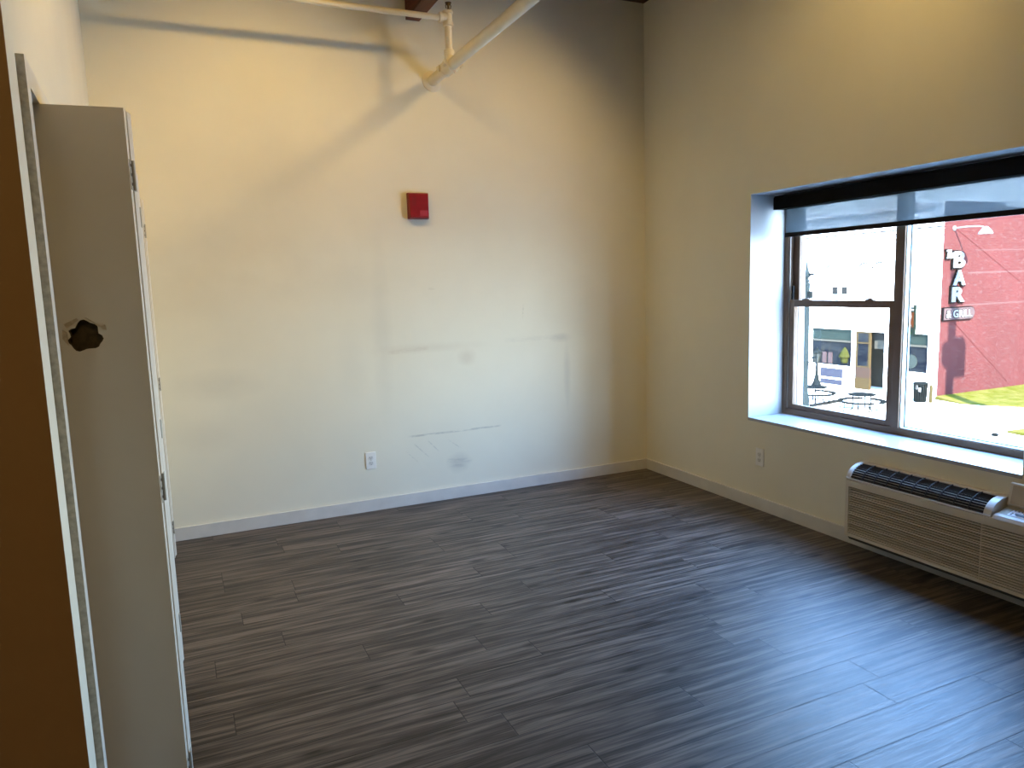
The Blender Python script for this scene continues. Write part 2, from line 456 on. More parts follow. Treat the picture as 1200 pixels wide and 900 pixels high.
# closet door casings
def casing(name, y0, y1, zt):
    w = .057; t = .017
    m = MB()
    for a, b in ((y0 - w, y0), (y1, y1 + w)):
        m.box(0, t, a, b, 0, zt + w, sk)
    m.box(0, t, y0, y1, zt, zt + w, sk)
    m.box(-.115, .001, y0 - .002, y0 + .012, 0, zt, sk)         # jamb linings
    m.box(-.115, .001, y1 - .012, y1 + .002, 0, zt, sk)
    m.box(-.115, .001, y0, y1, zt - .012, zt + .002, sk)
    o = struct(name, m, [M['casing'], M['casing_edge']])
    for p in o.data.polygons:
        if p.normal.y < -.9 and p.center.y < y0 - w + .01: p.material_index = 1
    return o


casing('trim_1', O1[0], O1[1], WZ - .012)
casing('trim_2', O2[0], O2[1], 2.10)

# baseboards
BH, BT = .0855, .014
m = MB(); m.box(xw(YB) + .001, XR - .001, YB - BT, YB, 0, BH); struct('baseboard_back', m, M['trimw'], .002)
m = MB(); m.box(XR - BT, XR, YR, YB - BT, 0, BH); struct('baseboard_right', m, M['trimw'], .002)
m = MB()
m.box(0, BT, O1[1] + .058, O2[0] - .058, 0, BH, sk); m.box(0, BT, O2[1] + .058, YB - BT, 0, BH, sk)
struct('baseboard_left', m, M['trimw'])
m = MB(); m.box(XL, XR - BT, YR, YR + BT, 0, BH); struct('baseboard_rear', m, M['trimw'])

# timber ceiling beam
m = MB(); m.box(1.555, 1.650, YR, YB, 3.345, ZC)
o = obj('ceiling_beam', m, M['beam']); tag(o, 'dark red-brown timber beam running under the ceiling into the back wall', 'beam', kind='structure')

# ------------------------------------------------------------------ window
win = bpy.data.objects.new('window_1', None); C.objects.link(win); win.location = (XG, (YW0 + YW1) / 2, ZS); win['kind'] = 'structure'
FD = .10
MU0, MU1 = 2.906, 2.958          # mullion
m = MB()
m.box(XG, XG + FD, YW1 - .036, YW1, ZS, ZH)
m.box(XG, XG + FD, YW0, YW0 + .036, ZS, ZH)
m.box(XG, XG + FD, YW0 + .036, YW1 - .036, ZS, ZS + .040)
m.box(XG, XG + FD, YW0 + .036, YW1 - .036, ZH - .036, ZH)
m.box(XG - .006, XG + .056, MU0, MU1, ZS + .040, ZH - .036)
obj('window_frame', m, M['bronze'], win, .003)
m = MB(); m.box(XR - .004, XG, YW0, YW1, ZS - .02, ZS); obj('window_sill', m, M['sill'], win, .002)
# double hung unit (left)
ya, yb = MU1 + .001, YW1 - .037
ZM = 1.372
def sash(name, x0, x1, y0, y1, z0, z1, sw, rb, rt):
    m = MB()
    m.box(x0, x1, y0, y0 + sw, z0, z1); m.box(x0, x1, y1 - sw, y1, z0, z1)
    m.box(x0, x1, y0 + sw, y1 - sw, z0, z0 + rb); m.box(x0, x1, y0 + sw, y1 - sw, z1 - rt, z1)
    return obj(name, m, M['bronze'], win, .003)
s1 = sash('lower_sash', XG + .012, XG + .042, ya, yb, ZS + .041, ZM + .024, .046, .030, .044)
m = MB(); m.box(XG + .026, XG + .030, ya + .046, yb - .046, ZS + .071, ZM - .020); obj('pane', m, M['glass'], s1)
s2 = sash('upper_sash', XG + .048, XG + .078, ya, yb, ZM - .020, ZH - .037, .050, .042, .040)
m = MB(); m.box(XG + .062, XG + .066, ya + .050, yb - .050, ZM + .022, ZH - .077); obj('pane', m, M['glass'], s2)
for yy in (ya + .19, yb - .14):                      # sash locks on the meeting rail
    m = MB(); m.box(XG + .016, XG + .040, yy - .030, yy + .030, ZM + .024, ZM + .030)
    m.lathe((XG + .028, yy, ZM + .030), [(.012, 0), (.012, .006), (.007, .009)], 12)
    m.box(XG + .014, XG + .024, yy - .004, yy + .034, ZM + .031, ZM + .037)
    obj('sash_lock', m, M['bronze'], s1)
m = MB(); m.box(XG + .010, XG + .024, yb - .034, yb - .020, ZM + .03, ZM + .12); obj('jamb_liner_stop', m, M['black'], win)
m = MB()
m.box(XG + .006, XG + .012, YW1 - .046, YW1 - .036, ZS + .04, ZH - .036)
obj('jamb_stop', m, M['bronze_lt'], win)
# fixed unit (right)
yc, yd = YW0 + .037, MU0 - .001
m = MB()
m.box(XG + .041, XG + .050, yd - .010, yd, ZS + .041, ZH - .037); m.box(XG + .041, XG + .050, yc, yc + .010, ZS + .041, ZH - .037)
m.box(XG + .041, XG + .050, yc + .010, yd - .010, ZS + .041, ZS + .050); m.box(XG + .041, XG + .050, yc + .010, yd - .010, ZH - .046, ZH - .037)
m.box(XG + .008, XG + .0355, yd - .004, yd + .0005, ZS + .041, ZH - .037)
m.box(XG + .008, XG + .0355, yc + .010, yd - .004, ZS + .041, ZS + .045)
obj('glazing_stop', m, M['stop'], win)
m = MB(); m.box(XG + .036, XG + .040, yc, yd, ZS + .041, ZH - .037); obj('pane', m, M['glass'], win)
m = MB()                                             # pale outside casing seen through the glass
m.box(XG + FD, XG + FD + .05, YW1 - .040, YW1 + .05, ZS - .05, ZH + .05); m.box(XG + FD, XG + FD + .05, YW0 - .05, YW0 + .05, ZS - .05, ZH + .05)
m.box(XG + FD, XG + FD + .07, YW0 - .05, YW1 + .05, ZS - .05, ZS + .002)
obj('outside_casing', m, M['stop'], win)

# roller shade
sh = thing('roller_shade', 'black roller shade with sheer grey mesh pulled a short way down over the window', 'shade', (3.63, 2.2, 1.985))
m = MB()
prof = [(3.625, 1.992), (3.745, 1.992), (3.745, 2.076), (3.735, 2.080), (3.637, 2.080), (3.625, 2.068)]
m.prism(prof, lambda u, v, t: (u, t, v), YW0 + .012, YW1 - .040)
obj('cassette', m, M['black'], sh, .002)
m = MB(); m.box(3.6995, 3.7005, YW0 + .03, 3.737, 1.838, 1.993); obj('shade_fabric', m, M['shade'], sh)
m = MB(); m.box(3.692, 3.708, YW0 + .028, 3.739, 1.812, 1.840); obj('hem_bar', m, M['hem'], sh, .002)

# ------------------------------------------------------------------ bifold closet doors
def bifold(label, apex, hz, za, angA, angB, hole=None, wid=.30):
    ax, ay = apex; T = .034
    root = thing('bifold_door', label, 'door', (ax - .15, ay + .02, .012), 'white bifold closet doors')
    ua = Vector((-math.cos(angA), math.sin(angA), 0)); na = Vector((math.sin(angA), math.cos(angA), 0))
    P = Vector((ax, ay, 0))
    def fa(u, w, z): q = P + ua * u + na * w; return (q.x, q.y, z)
    m = MB()
    if not hole:
        m.box(0, wid, 0, T, .012, za, fa)
        pa = obj('door_panel', m, M['door'], root, .0015)
    else:
        rim, u0, z0 = hole
        # front skin: ring between the panel outline and the torn hole
        outer = []
        k = len(rim)
        rect = [(0, .012), (wid, .012), (wid, za), (0, za)]
        def hit(ang):
            dx, dz = math.cos(ang), math.sin(ang); t = 1e9
            for lim, d, o_ in ((0, dx, u0), (wid, dx, u0), (.012, dz, z0), (za, dz, z0)):
                if abs(d) > 1e-9:
                    q = (lim - o_) / d
                    if q > 1e-6: t = min(t, q)
            return (u0 + dx * t, z0 + dz * t)
        angs = [(2 * PI * i / k, (u0 + math.cos(2 * PI * i / k) * r, z0 + math.sin(2 * PI * i / k) * r)) for i, r in enumerate(rim)]
        cor = sorted([math.atan2(z - z0, u - u0) % (2 * PI) for u, z in rect])
        seq = []
        for i, (a, pin) in enumerate(angs):
            seq.append((a, pin, hit(a)))
        # insert the rectangle corners
        for cz in cor:
            i = max(j for j in range(k) if angs[j][0] <= cz); j = (i + 1) % k
            f = (cz - angs[i][0]) / (2 * PI / k)
            pin = tuple(angs[i][1][q] * (1 - f) + angs[j][1][q] * f for q in (0, 1))
            seq.append((cz, pin, hit(cz)))
        seq.sort(key=lambda q: q[0])
        n = len(seq)
        for i in range(n):
            a, b = seq[i], seq[(i + 1) % n]
            if (Vector(a[2]) - Vector(b[2])).length > 1e-6 or True:
                m.quad([fa(a[1][0], 0, a[1][1]), fa(a[2][0], 0, a[2][1]), fa(b[2][0], 0, b[2][1]), fa(b[1][0], 0, b[1][1])])
            m.m = 1                                    # torn wall of the hole
            m.quad([fa(a[1][0], 0, a[1][1]), fa(b[1][0], 0, b[1][1]), fa(b[1][0] * .9 + u0 * .1, .004, b[1][1]), fa(a[1][0] * .9 + u0 * .1, .004, a[1][1])])
            m.m = 0
        # back, edges
        m.quad([fa(0, T, .012), fa(wid, T, .012), fa(wid, T, za), fa(0, T, za)])
        for a, b in zip(rect, rect[1:] + rect[:1]):
            m.quad([fa(a[0], 0, a[1]), fa(b[0], 0, b[1]), fa(b[0], T, b[1]), fa(a[0], T, a[1])])
        pa = obj('door_panel', m, [M['door'], M['door_core']], root)
        m = MB()                                       # hollow core seen through the hole
        m.box(u0 - .11, u0 + .11, T - .006, T - .003, z0 - .11, z0 + .11, fa)
        obj('hollow_core', m, M['door_core'], pa)
        m = MB()                                       # splintered flaps of skin round the hole
        def flap(pts, lift):
            m.prism(pts, lambda u, v, t: fa(u, t, v), -lift, .0005)
        flap([(u0 + .052, z0 - .004), (u0 + .050, z0 + .020), (u0 + .041, z0 + .012), (u0 + .040, z0 - .022)], .004)
        flap([(u0 + .040, z0 + .022), (u0 + .046, z0 + .033), (u0 + .016, z0 + .047), (u0 + .012, z0 + .042)], .003)
        flap([(u0 - .008, z0 + .046), (u0 - .003, z0 + .049), (u0 - .034, z0 + .022), (u0 - .037, z0 + .025)], .003)
        flap([(u0 - .036, z0 + .024), (u0 - .048, z0 + .028), (u0 - .050, z0 + .014), (u0 - .042, z0 + .016)], .002)
        obj('torn_skin', m, M['door_skin'], pa)
    # second panel, folded behind the first
    ub = Vector((-math.cos(angB), math.sin(angB), 0)); nb = Vector((math.sin(angB), math.cos(angB), 0))
    Q = P + na * (T + .004) + Vector((.0025, 0, 0))
    def fb(u, w, z): q = Q + ub * u + nb * w; return (q.x, q.y, z)
    m = MB(); m.box(0, wid, 0, T, .012, za, fb); obj('door_panel', m, M['door'], root, .0015)
    for z in hz:                                        # hinges let into the meeting edges
        m = MB()
        m.box(-.0015, .0, T - .026, T, z - .038, z + .038, fa)
        m.box(-.0015, .0, 0, .024, z - .038, z + .038, fb)
        c = P + na * (T + .002) + Vector((.006, 0, 0))
        m.lathe((c.x, c.y, z - .038), [(.004, 0), (.004, .076)], 10)
        h = obj('hinge', m, M['hinge'], root)
        for dz in (-.024, 0, .024):
            m = MB(); a = fa(-.0018, T - .014, z + dz); m.lathe(a, [(.004, -.0005), (.004, .0012)], 8, (1, 0, 0))
            obj('screw', m, M['dark'], h)
    return root


rim = [.036, .038, .044, .040, .033, .036, .041, .046, .047, .043, .040, .041, .044, .040, .036, .034, .042, .046, .044, .042, .044, .042, .038, .036,
       .036, .040, .046, .048, .046, .044, .046, .045]
rim = [r * .92 for r in rim]
ang = math.radians
bifold('white bifold closet door with a fist-sized torn hole, nearest the camera', (-.0845, 2.178), (1.868, 1.026, .19), 2.032, ang(5.0), ang(13), (rim, .140, 1.455))
bifold('white bifold closet door folded at the far jamb, behind the one with the hole', (-.1085, 3.215), (1.86, 1.02, .19), 2.032, ang(2), ang(9))
bifold('white bifold closet door furthest along the left wall, only its thin edge showing', (-.1365, 4.640), (1.92, 1.05, .19), 2.095, ang(2), ang(9))

# ------------------------------------------------------------------ wall fittings
fa_ = thing('fire_alarm', 'small red fire alarm box high on the back wall', 'fire alarm', (1.577, YB, 2.031))
yb_ = YB
m = MB(); m.box(1.500, 1.648, yb_ - .030, yb_, 2.030, 2.206); obj('back_box', m, M['red_dark'], fa_, .003)
m = MB()
fr = [(1.503, 2.033), (1.645, 2.033), (1.645, 2.203), (1.503, 2.203)]
n0 = len(m.v)
m.v += [(x, yb_ - .030, z) for x, z in fr] + [(1.574 + (x - 1.574) * .94, yb_ - .052, 2.118 + (z - 2.118) * .95) for x, z in fr]
m.f += [(4, 5, 6, 7), (0, 1, 5, 4), (1, 2, 6, 5), (2, 3, 7, 6), (3, 0, 4, 7), (3, 2, 1, 0)]; m.mi += [0] * 6
cv = obj('cover', m, M['red'], fa_, .003)
m = MB(); m.box(1.575, 1.633, yb_ - .056, yb_ - .051, 2.048, 2.086); obj('strobe_lens', m, simple('alarm_lens', (.38, .05, .07), .12), cv, .002)
for i in range(5):
    m = MB(); m.box(1.525, 1.555, yb_ - .0535, yb_ - .051, 2.120 + i * .012, 2.125 + i * .012); obj('sounder_slot', m, M['red_dark'], cv)


def outlet(label, fn, loc):
    r = thing('power_outlet', label, 'outlet', loc, 'white duplex wall outlets')
    m = MB(); m.box(-.0365, .0365, 0, .007, -.060, .060, fn); obj('faceplate', m, M['plate'], r, .003)
    for s in (-1, 1):
        m = MB(); pts = []
        for i in range(20):
            t = 2 * PI * i / 20
            pts.append((max(-.0155, min(.0155, .0185 * math.cos(t))), s * .0195 + .0145 * math.sin(t)))
        m.prism(pts, lambda u, v, t: fn(u, t, v), .004, .0095)
        rc = obj('receptacle', m, M['plate_tan'], r)
        m = MB(); m.box(-.0075, -.0055, .008, .0099, s * .0195 - .002, s * .0195 + .0075, fn); m.box(.0055, .0075, .008, .0099, s * .0195 - .001, s * .0195 + .0065, fn)
        m.box(-.0022, .0022, .008, .0099, s * .0195 - .0095, s * .0195 - .005, fn); obj('slots', m, M['slot'], rc)
    m = MB(); c0 = Vector(fn(0, .006, 0)); c1 = Vector(fn(0, .0085, 0)); m.lathe(c0, [(.003, 0), (.003, .0022)], 10, c1 - c0); obj('screw', m, M['hinge'], r)


outlet('white duplex outlet low on the back wall above the baseboard', lambda u, n, v: (1.1475 + u, YB - n, .364 + v), (1.1475, YB, .304))
outlet('white duplex outlet low on the right wall under the window corner', lambda u, n, v: (XR - n, 3.699 - u, .361 + v), (XR, 3.699, .301))

# sprinkler pipe run
px_, pz_ = 1.722, 2.962
sp = thing('sprinkler_pipe', 'cream painted sprinkler pipe run under the ceiling, with riser and side branch', 'pipe', (px_, YB, pz_))
m = MB(); m.tube([(px_, YR + .002, pz_), (px_, YB - .002, pz_)], .036, 20); obj('main_pipe', m, M['pipe'], sp, smooth=True)
m = MB(); m.lathe((px_, YB - .001, pz_), [(.070, 0), (.068, -.006), (.050, -.014), (.040, -.016)], 24, (0, 1, 0)); obj('wall_flange', m, M['pipe'], sp, smooth=True)
ry = 4.65
m = MB(); m.lathe((px_, ry - .075, pz_), [(.037, 0), (.049, .003), (.049, .030), (.043, .034), (.043, .116), (.049, .120), (.049, .147), (.037, .150)], 24, (0, 1, 0))
m.tube([(px_, ry, pz_ + .02), (px_, ry, pz_ + .075)], .032, 16)
cl = obj('grooved_tee', m, M['pipe'], sp, smooth=True)
for s in (-.058, .058):
    for e in (-.055, .055):
        m = MB(); m.box(px_ + e - .009, px_ + e + .009, ry + s - .014, ry + s + .014, pz_ - .012, pz_ + .012)
        m.lathe((px_ + e, ry + s, pz_ - .022), [(.006, 0), (.006, .044)], 8)
        obj('coupling_bolt', m, M['pipe'], cl)
zt = 3.254
m = MB(); m.tube([(px_, ry, pz_ + .06), (px_, ry, zt)], .023, 14)
m.lathe((px_, ry, pz_ + .07), [(.033, 0), (.033, .028), (.026, .034)], 16); obj('riser', m, M['pipe'], sp, smooth=True)
m = MB()
m.lathe((px_, ry, zt - .05), [(.024, 0), (.034, .004), (.034, .024), (.029, .028), (.029, .075), (.033, .079), (.033, .094), (.02, .097)], 16)
m.lathe((px_ - .062, ry, zt), [(.02, 0), (.033, .003), (.033, .020), (.028, .024), (.028, .060)], 16, (1, 0, 0)); obj('threaded_tee', m, M['pipe'], sp, smooth=True)
m = MB(); m.tube([(xw(ry) + .001, ry, zt), (px_ - .05, ry, zt)], .0185, 14); obj('branch_pipe', m, M['pipe'], sp, smooth=True)
m = MB(); m.lathe((px_ + .006, ry, zt + .045), [(.011, 0), (.011, .012), (.007, .014), (.007, .034), (.012, .036), (.014, .048)], 10)
m.lathe((px_ + .006, ry, zt + .093), [(.02, 0), (.021, .003), (.004, .005)], 12)
m.tube([(px_ - .008, ry, zt + .06), (px_ - .012, ry, zt + .075), (px_ - .006, ry, zt + .094)], .0028, 6); m.tube([(px_ + .020, ry, zt + .06), (px_ + .024, ry, zt + .075), (px_ + .018, ry, zt + .094)], .0028, 6)
obj('sprinkler_head', m, M['brass'], sp)

# ------------------------------------------------------------------ wall air conditioner
AY0, AY1 = 1.800, 2.872; AXF = 3.318
YV = 2.075                   # where the vent section ends and the control section starts
ac = thing('air_conditioner', 'beige through-wall air conditioner with black top louvres under the window', 'air conditioner', (3.40, (AY0 + AY1) / 2, .075))
W0 = XR - .0005
def XZ(u, v, t): return (u, t, v)
def arc(n, inset=0.0):        # curved shoulder from the front lip up to the flat top
    out = []
    x0, z0, x1, z1 = AXF + .004, .436, 3.428, .506
    for i in range(n + 1):
        t = i / n
        a = (1 - t) * PI * .46
        x = x1 - (x1 - x0) * math.sin(a) / math.sin(PI * .46); z = z0 + (z1 - z0) * (math.cos(a) - math.cos(PI * .46)) / (1 - math.cos(PI * .46))
        out.append((x + inset * .55, z - inset))
    return out
m = MB()
low = [(AXF + .004, .116), (AXF + .004, .388), (AXF, .392), (AXF, .424), (AXF + .007, .427), (AXF + .007, .431), (AXF + .004, .433)]
# body under the vent
m.prism([(W0, .105), (AXF + .024, .105), (AXF + .024, .4345)] + arc(8, .012)[1:] + [(W0, .494)], XZ, YV - .001, AY1 - .001)
# body under the controls
m.prism([(W0, .105), (AXF + .024, .105), (AXF + .024, .4295), (AXF + .05, .438), (3.44, .460), (W0, .464)], XZ, AY0 + .001, YV - .001)
# front rim around the grille
m.box(AXF, AXF + .03, AY1 - .020, AY1, .100, .386); m.box(AXF, AXF + .03, AY0, AY0 + .020, .100, .386)
m.box(AXF, AXF + .03, AY0 + .02, AY1 - .02, .100, .118)
m.box(AXF, AXF + .03, AY0 + .0005, AY1 - .0005, .386, .4235)
m.box(AXF + .006, AXF + .03, AY0 + .0005, AY1 - .0005, .4235, .427)
m.box(AXF + .001, AXF + .03, YV, AY1 - .001, .427, .434)
m.box(3.428, W0, YV, AY1 - .001, .494, .506)
obj('cabinet', m, M['ac'], ac)
for a, b in ((AY1 - .026, AY1), (YV - .006, YV + .030)):
    m = MB()
    m.prism([(W0, .43), (AXF + .001, .430), (AXF, .434)] + arc(10) + [(W0, .507)], XZ, a, b)
    obj('vent_end_cap', m, M['ac_light'], ac)
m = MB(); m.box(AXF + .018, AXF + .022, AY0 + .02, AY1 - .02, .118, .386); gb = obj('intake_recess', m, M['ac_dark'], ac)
m = MB()
i = 0; z = .1225
while z < .381:
    thick = .0042 if i % 4 else .0072
    m.prism([(AXF + .0015, z), (AXF + .0015, z + thick), (AXF + .016, z + thick + .001), (AXF + .016, z + .001)], XZ, 2.108, AY1 - .02)
    m.prism([(AXF + .0015, z), (AXF + .0015, z + thick + .0014), (AXF + .016, z + thick + .0024), (AXF + .016, z + .001)], XZ, AY0 + .02, 2.108)
    z += .0132; i += 1
m.box(AXF + .003, AXF + .018, 2.106, 2.110, .118, .386)
obj('front_grille', m, M['ac_slat'], ac)
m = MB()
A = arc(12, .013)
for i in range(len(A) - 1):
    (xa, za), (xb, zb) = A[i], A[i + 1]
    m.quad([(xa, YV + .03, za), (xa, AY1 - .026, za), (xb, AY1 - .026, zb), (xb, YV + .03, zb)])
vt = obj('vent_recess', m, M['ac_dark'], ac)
m = MB()
A = arc(9)
for i in range(len(A)):
    x, z = A[i]
    m.prism([(x - .001, z - .010), (x + .0045, z - .0005), (x + .0065, z - .0015), (x + .003, z - .011)], XZ, YV + .030, AY1 - .026)
obj('top_louvre', m, M['ac_black'], ac)
A = arc(12); nR = 9; ribm = simple('ac_rib_grey', (.045, .045, .05), .5, 0, .3)
for j in range(nR):
    y = YV + .03 + (AY1 - .026 - YV - .03) * (j + 1) / (nR + 1)
    m = MB()
    m.prism([(q[0], q[1] + .0006) for q in A] + [(q[0] + .006, q[1] - .006) for q in A[::-1]], XZ, y - .0014, y + .0014)
    obj('louvre_rib', m, ribm, ac)
m = MB()
m.prism([(AXF + .012, .436), (3.432, .4625), (3.430, .4655), (AXF + .012, .4395)], XZ, AY0 + .02, YV - .012)
cp = obj('control_panel', m, M['ac_panel'], ac)
def cpz(x): return .4400 + (x - (AXF + .012)) * (.4655 - .4395) / (3.430 - AXF - .012)
def cpt(u, y, h): x = AXF + .012 + u; return (x, y, cpz(x) + h)
m = MB(); m.box(.028, .080, AY0 + .04, YV - .055, .0002, .0014, cpt); lb = obj('control_label', m, M['ac_label'], cp)
m = MB()
y = YV - .064; r = random.Random(3)
while y > AY0 + .05:
    for u in (.034, .046, .058, .069):
        if r.random() < .62: m.box(u, u + .007, y - .009 * r.uniform(.5, 1), y, .0012, .0022, cpt)
    y -= .014
obj('button_marks', m, M['ac_mark'], lb)['kind'] = 'stuff'
m = MB(); m.box(.036, .052, YV - .125, YV - .085, .0012, .0026, cpt); obj('display', m, M['ac_mark'], lb)
m = MB(); m.prism([(AXF + .001, .4265), (AXF + .012, .4415), (AXF + .034, .4465), (AXF + .034, .440), (AXF + .006, .424)], XZ, AY0 + .005, YV - .012)
obj('control_front_lip', m, M['ac_light'], ac)
m = MB()
m.prism([(3.430, .468), (3.425, .478), (3.446, .575), (3.456, .578), (3.462, .573), (3.438, .468)], XZ, AY0 + .006, YV - .012)
ld = obj('control_lid', m, M['ac'], ac, .002)
m = MB(); m.prism([(3.4245, .484), (3.443, .567), (3.444, .566), (3.4265, .484)], XZ, AY0 + .02, YV - .026); obj('lid_inset', m, simple('ac_lid_inset', (.50, .42, .32), .5), ld)
m = MB(); m.prism([(W0, .075), (AXF + .030, .075), (AXF + .012, .098), (AXF + .012, .106), (W0, .106)], XZ, AY0 + .01, AY1 - .01); obj('base_tray', m, M['ac_base'], ac)

# ------------------------------------------------------------------ street outside
m = MB(); m.box(3.95, 60, -40, 70, GZ - .3, GZ); struct('street', m, M['street'])
m = MB(); m.prism([(26.1, 24.6), (28.2, 24.86), (28.2, 25.0), (26.1, 24.74)], lambda u, v, t: (u, v, t), GZ, GZ + .12); struct('kerb', m, M['kerb'])
# own facade below/above the window (outside skin of the building we stand in)
m = MB()
m.box(XR + WT, XR + WT + .06, -9, YW0 - .06, GZ, 5.5); m.box(XR + WT, XR + WT + .06, YW1 + .06, 14, GZ, 5.5)
m.box(XR + WT, XR + WT + .06, YW0 - .06, YW1 + .06, GZ, ZS - .06); m.box(XR + WT, XR + WT + .06, YW0 - .06, YW1 + .06, ZH + .06, 5.5)
m.box(XL - .3, XR + WT, -9, 14, 5.2, 5.5)
struct('outside_wall', m, simple('own_brick_outside', (.20, .13, .10), .9))

bl = thing('shop_building', 'white two-storey shop with a red brick side wall across the street', 'building', (XF + 4, 32, GZ))
YE = 46.0
# white front with openings cut as separate wall pieces
OPEN = [(27.89, 30.6, -3.283, -1.304), (25.886, 27.635, GZ, -1.37), (23.523, 25.35, -3.23, -1.35)]
m = MB()
def front(y0, y1, z0, z1, d0=0.0, d1=.35): m.box(XF + d0, XF + d1, y0, y1, z0, z1)
front(YS, 23.523, GZ, ROOF); front(25.35, 25.886, GZ, ROOF); front(27.635, 27.89, GZ, ROOF); front(30.6, YE, GZ, ROOF)
front(23.523, 25.35, GZ, -3.23); front(23.523, 25.35, -1.35, ROOF); front(25.886, 27.635, -1.37, ROOF)
front(27.89, 30.6, GZ, -3.283); front(27.89, 30.6, -1.304, ROOF)
m.box(XF + .35, XF + 12, YS + .3, YE, 4.2, 4.4)
obj('front_wall', m, M['ext_white'], bl)
m = MB()
m.box(XF + .001, XF + 4.32, YS - .004, YS + .3, GZ, ROOF); m.box(XF + 4.32, XF + 14, YS - .004, YS + .3, GZ, 4.58)
m.box(XF + 13.7, XF + 14, YS + .3, YE, GZ, 4.5)
obj('side_wall', m, M['brick'], bl)
m = MB()
for z0, z1, d in ((3.50, 3.60, .20), (3.26, 3.34, .10), (4.62, ROOF + .03, .16), (3.95, 4.02, .06), (-.92, -.80, .12)):
    m.box(XF - d, XF, YS - .0, YE, z0, z1)
obj('cornice', m, M['ext_white'], bl)
for z_ in (3.235, 3.475, 3.62):
    m = MB(); m.box(XF - .085, XF, YS, YE, z_, z_ + .07); obj('cornice_line', m, M['ext_line'], bl)
# arched upper windows (whitened infill) and the two small dark panes
for yc_ in (29.22, 27.02 + .12, 26.27, 31.4, 33.5, 24.6):
    m = MB(); R = .42
    outer = [(R + .09, -1.5)] + [((R + .09) * math.cos(PI * i / 14), (R + .09) * math.sin(PI * i / 14)) for i in range(15)] + [(-R - .09, -1.5)]
    inner = [(-R, -1.5)] + [(R * math.cos(PI - PI * i / 14), R * math.sin(PI - PI * i / 14)) for i in range(15)] + [(R, -1.5)]
    m.prism(outer + inner, lambda u, v, t: (t, yc_ + u, 1.74 + v), XF - .09, XF - .001)
    w = obj('arched_window', m, M['ext_white'], bl)
    m = MB(); m.prism([((R + .035) * math.cos(PI * i / 14), (R + .035) * math.sin(PI * i / 14)) for i in range(5, 15)] + [((R - .035) * math.cos(PI * i / 14), (R - .035) * math.sin(PI * i / 14)) for i in range(14, 4, -1)], lambda u, v, t: (t, yc_ - u, 1.74 + v), XF - .10, XF - .085)
    obj('arch_line', m, M['ext_line'], w)
    m = MB(); m.prism(inner, lambda u, v, t: (t, yc_ + u, 1.74 + v), XF - .012, XF - .002); obj('infill', m, M['ext_white'], w)
    m = MB(); m.box(XF - .08, XF - .002, yc_ - .55, yc_ + .55, 3.02, 3.07); obj('lintel_ledge', m, M['ext_white'], w)
for y0 in (28.856, 28.246):
    m = MB(); m.box(XF - .03, XF - .003, y0, y0 + .35, .553, .963); w = obj('upper_pane', m, M['ext_grey'], bl)
    m = MB(); m.box(XF - .035, XF - .003, y0 + .05, y0 + .33, .30, .38); obj('vent_slot', m, simple('upper_slot', (0.01644, 0.01644, 0.01558), .6, 0, 0), w)
# shop windows
def shopwin(y0, y1, z0, z1, zt):
    m = MB(); m.box(XF + .10, XF + .14, y0, y1, z0, zt - .05); w = obj('shop_window', m, M['shopglass'], bl)
    m = MB(); m.box(XF + .10, XF + .14, y0, y1, zt + .05, z1); obj('transom_pane', m, M['transom'], w)
    m = MB(); m.box(XF + .04, XF + .14, y0, y1, zt - .05, zt + .05); obj('transom_bar', m, M['ext_cream'], w)
    return w
w = shopwin(27.89, 30.6, -3.283, -1.304, -1.958)
m = MB(); m.lathe((XF + .05, 28.35, -3.1), [(.16, 0), (.20, .16), (.20, .28)], 12); m.lathe((XF + .05, 28.35, -2.82), [(.28, 0), (.30, .08), (.17, .34), (.03, .56)], 12)
obj('window_display', m, M['bush'], w)
for y_ in (29.2, 29.6):
    m = MB(); m.box(XF + .06, XF + .0995, y_, y_ + .26, -3.2, -2.6); obj('window_poster', m, M['sign_board'], w)
w = shopwin(23.523, 25.35, -3.23, -1.35, -1.94)
m = MB(); m.lathe((XF + .07, 24.45, -2.72), [(.34, 0), (.34, .025)], 20, (1, 0, 0)); obj('round_decal', m, simple('decal_pale', (0.01173, 0.01477, 0.01320), .6, 0, 0), w)
for z_ in (-3.95, -4.34):
    m = MB(); m.box(XF - .02, XF, 28.4, 29.9, z_, z_ + (.5 if z_ > -4 else .28)); obj('bulkhead_panel', m, M['ext_blue'], bl)
# recessed entrance
m = MB(); m.box(XF + 1.3, XF + 1.4, 25.7, 27.8, GZ, -1.3); m.box(XF + .35, XF + 1.3, 25.70, 25.80, GZ, -1.3)
m.box(XF + .35, XF + 1.4, 25.7, 27.8, -1.34, -1.24)
ew = obj('entrance_wall', m, M['ext_cream'], bl)
m = MB(); m.box(XF + .02, XF + .10, 26.83, 27.52, -3.20, -1.42); sw = obj('entrance_side_window', m, M['shopglass'], bl)
m = MB()
for y0, y1, z0, z1 in ((27.50, 27.60, -3.25, -1.37), (26.74, 26.85, -3.25, -1.37), (26.85, 27.5, -1.46, -1.37), (26.85, 27.5, -3.25, -3.17), (26.85, 27.5, -2.0, -1.93)):
    m.box(XF, XF + .12, y0, y1, z0, z1)
obj('side_window_frame', m, M['ext_tan'], sw)
m = MB(); m.box(XF + .0, XF + .12, 26.72, 27.60, -3.78, -3.25); obj('pink_panel', m, M['ext_pink'], bl)
m = MB(); m.box(XF - .02, XF + .12, 26.70, 27.62, -4.39, -3.86); m.box(XF + .0, XF + .12, 26.72, 27.60, -3.86, -3.78); obj('tan_panel', m, M['ext_tan'], bl)
m = MB(); m.box(XF + .9, XF + .96, 25.80, 26.62, GZ + .05, -2.1); dr = obj('shop_door', m, M['ext_cream'], bl)
